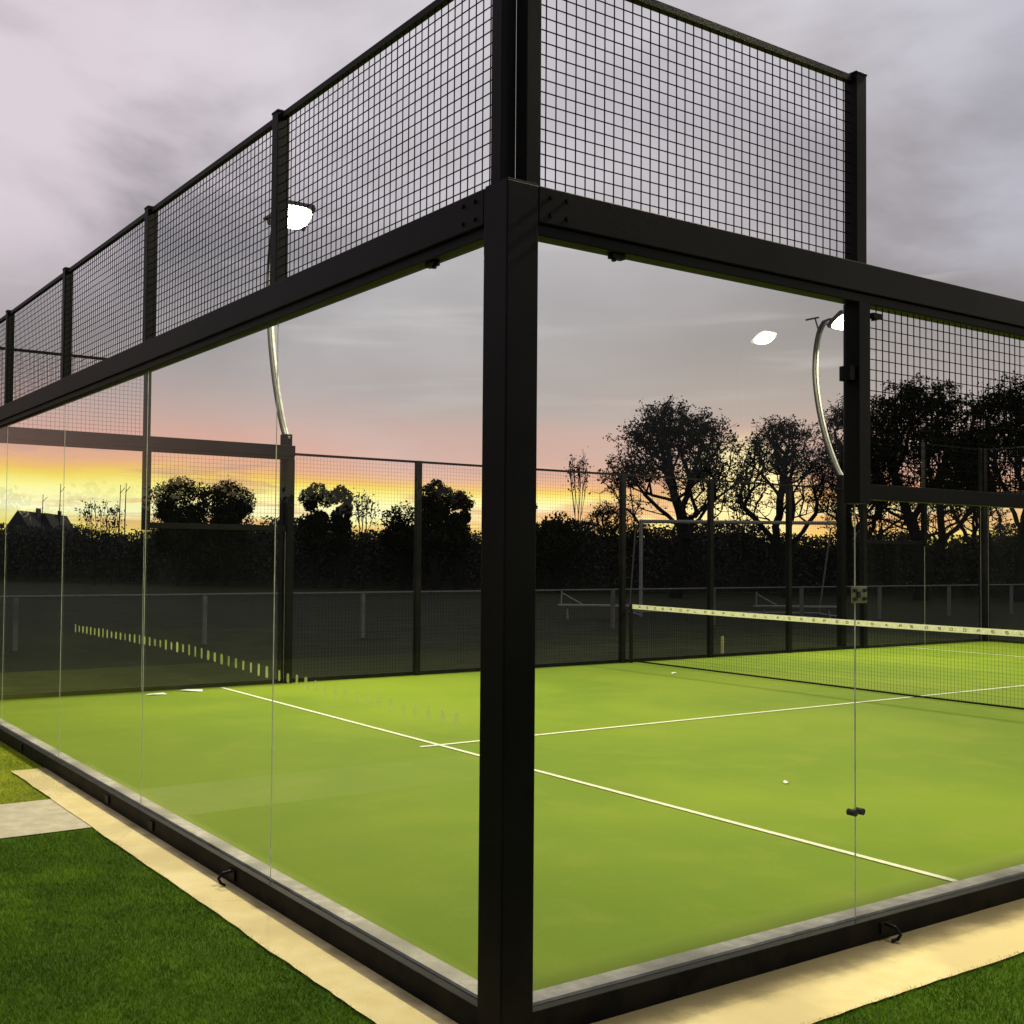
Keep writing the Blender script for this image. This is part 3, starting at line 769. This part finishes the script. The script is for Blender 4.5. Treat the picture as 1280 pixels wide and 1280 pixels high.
# ------------------------------------------------------------------ sky
w = bpy.data.worlds.new('World'); scene.world = w; w.use_nodes = True
w.node_tree.nodes.clear(); t = NT(w.node_tree)
out = t.new('ShaderNodeOutputWorld'); tc = t.new('ShaderNodeTexCoord'); D = tc.outputs['Generated']
sep = t.new('ShaderNodeSeparateXYZ', Vector=D); X, Y, Z = sep.outputs
K = 1.0
zc = t.math('MAXIMUM', Z, -.05)
# small wavering of the bands
st = t.new('ShaderNodeMapping', Vector=D); st.inputs['Scale'].default_value = (1, 1, 7)
wav = t.noise(st.outputs[0], 2.2, 5, .55)
rgt0 = t.smooth(t.math('SUBTRACT', t.math('MULTIPLY', X, .83), t.math('MULTIPLY', Y, .55)), -.30, .25)
zw = t.math('ADD', zc, t.math('MULTIPLY', t.math('SUBTRACT', wav, .5), .05))
zw = t.math('ADD', zw, t.math('MULTIPLY', t.math('MULTIPLY', rgt0, .055), t.smooth(zc, .03, .09)))
def e(px): return max(0.0, (695-px)/f_px)       # sine of elevation of a picture row
A = lambda c, k=1.0: lin(*c, k)
sunset = t.ramp(zw, [(0, A((255, 214, 70))), (e(665), A((255, 240, 130), 1.1)), (e(640), A((255, 253, 205), 1.15)), (e(616), A((255, 246, 150), 1.1)), (e(602), A((255, 226, 100))),
                     (e(592), A((252, 200, 110))), (e(578), A((240, 180, 145))), (e(556), A((224, 172, 156))), (e(515), A((200, 172, 166))), (e(460), A((176, 166, 164))),
                     (e(350), A((160, 160, 158))), (e(250), A((172, 170, 171))), (e(100), A((182, 176, 184))), (.62, A((185, 184, 194))), (1, A((170, 172, 184)))])
dusk = t.ramp(zc, [(0, A((120, 112, 116))), (.1, A((140, 136, 140))), (.24, A((168, 167, 178))), (.45, A((180, 179, 193))), (.6, A((174, 174, 186))), (1, A((170, 172, 184)))])
sd = Vector((.50, .86, 0)).normalized()
dot = t.math('ADD', t.math('MULTIPLY', X, sd.x), t.math('MULTIPLY', Y, sd.y))
fac = t.smooth(dot, .35, .92)
col = t.mix(fac, dusk, sunset)
# torn peach and slate cloud across the glow: more of it to the right
mp0 = t.new('ShaderNodeMapping', Vector=D); mp0.inputs['Scale'].default_value = (1.3, 1.3, 11); mp0.inputs['Location'].default_value = (.9, .2, 1.4)
c0 = t.noise(mp0.outputs[0], 3.4, 7, .62, .5)
rgt = t.smooth(t.math('SUBTRACT', t.math('MULTIPLY', X, .83), t.math('MULTIPLY', Y, .55)), -.30, .25)
low = t.math('MULTIPLY', t.smooth(Z, .005, .03), t.smooth(Z, .14, .07))
amt = t.math('MULTIPLY', t.math('MULTIPLY', t.smooth(t.math('ADD', c0, t.math('MULTIPLY', rgt, .11)), .49, .62), low), fac)
col = t.mix(t.math('MULTIPLY', amt, .8), col, t.mix(t.smooth(Z, .03, .09), A((236, 170, 112)), A((204, 164, 156))))
# broad soft clouds higher up
mp = t.new('ShaderNodeMapping', Vector=D); mp.inputs['Scale'].default_value = (1, 1, 2.4); mp.inputs['Location'].default_value = (3.1, 1.7, .4)
cl = t.noise(mp.outputs[0], 2.3, 6, .5, .3)
cf = t.math('MULTIPLY', t.smooth(cl, .39, .61), t.smooth(Z, .10, .3))
left = t.smooth(t.math('SUBTRACT', t.math('MULTIPLY', Y, .62), t.math('MULTIPLY', X, .78)), -.15, .35)   # brighter, pinker cloud to the left
colh = t.mix(cf, t.mix(.9, col, A((140, 136, 143))), t.mix(left, A((186, 186, 198)), A((220, 207, 215))))
hf = t.smooth(Z, .10, .26)
col = t.mix(hf, col, colh)
# thinner, brighter cloud overhead in the middle of the view
bv = (pt(690, 90, 100)-C).normalized()
db = t.new('ShaderNodeVectorMath', operation='DOT_PRODUCT'); t.l.new(D, db.inputs[0]); db.inputs[1].default_value = bv
col = t.mix(t.math('MULTIPLY', t.smooth(t.math('ADD', db.outputs['Value'], t.math('MULTIPLY', t.math('SUBTRACT', cl, .5), .12)), .93, 1.0), .62), col, A((226, 221, 226)))
# thin bright streak cloud
mp2 = t.new('ShaderNodeMapping', Vector=D); mp2.inputs['Scale'].default_value = (1.6, 1.6, 16); mp2.inputs['Location'].default_value = (.3, 5.2, 2.2)
c2 = t.noise(mp2.outputs[0], 2.0, 4, .5)
band = t.math('MULTIPLY', t.smooth(c2, .56, .72, 0, .55), t.math('MULTIPLY', t.smooth(Z, .09, .18), t.smooth(Z, .34, .22)))
col = t.mix(band, col, A((205, 200, 200)))
# sun behind thin cloud, low between the trees
sv = (pt(928, 628, 100)-C).normalized()
dsun = t.new('ShaderNodeVectorMath', operation='DOT_PRODUCT'); t.l.new(D, dsun.inputs[0]); dsun.inputs[1].default_value = sv
gs = t.smooth(dsun.outputs['Value'], .9978, 1.0)
col = t.mix(t.math('MULTIPLY', gs, .9), col, (1.25, 1.12, .55, 1))
sky = t.new('ShaderNodeTexSky', sky_type='NISHITA', sun_disc=False, sun_elevation=math.radians(3), sun_rotation=math.atan2(sv.x, sv.y))
bg = t.new('ShaderNodeBackground'); t.l.new(col, bg.inputs[0]); bg.inputs[1].default_value = 1.0
bg2 = t.new('ShaderNodeBackground'); t.l.new(sky.outputs[0], bg2.inputs[0]); bg2.inputs[1].default_value = .004
ad = t.new('ShaderNodeAddShader'); t.l.new(bg.outputs[0], ad.inputs[0]); t.l.new(bg2.outputs[0], ad.inputs[1])
t.l.new(ad.outputs[0], out.inputs[0])
w.cycles.sampling_method = 'AUTOMATIC'

sun = bpy.data.lights.new('sun', 'SUN'); sun.energy = .35; sun.angle = math.radians(.5); sun.color = (1, .72, .4)
so = bpy.data.objects.new('sun', sun); COL.objects.link(so)
so.rotation_euler = sv.to_track_quat('Z', 'Y').to_euler(); so.location = (0, 0, 20)

scene.view_settings.view_transform = 'Standard'; scene.view_settings.look = 'None'; scene.view_settings.exposure = 0; scene.view_settings.gamma = 1
scene.render.engine = 'CYCLES'
cy = scene.cycles
cy.transparent_max_bounces = 32; cy.max_bounces = 8; cy.diffuse_bounces = 3; cy.glossy_bounces = 4
cy.sample_clamp_indirect = 4; cy.caustics_reflective = False; cy.caustics_refractive = False
try:
    cy.use_denoising = True; cy.denoiser = 'OPENIMAGEDENOISE'
except Exception: pass
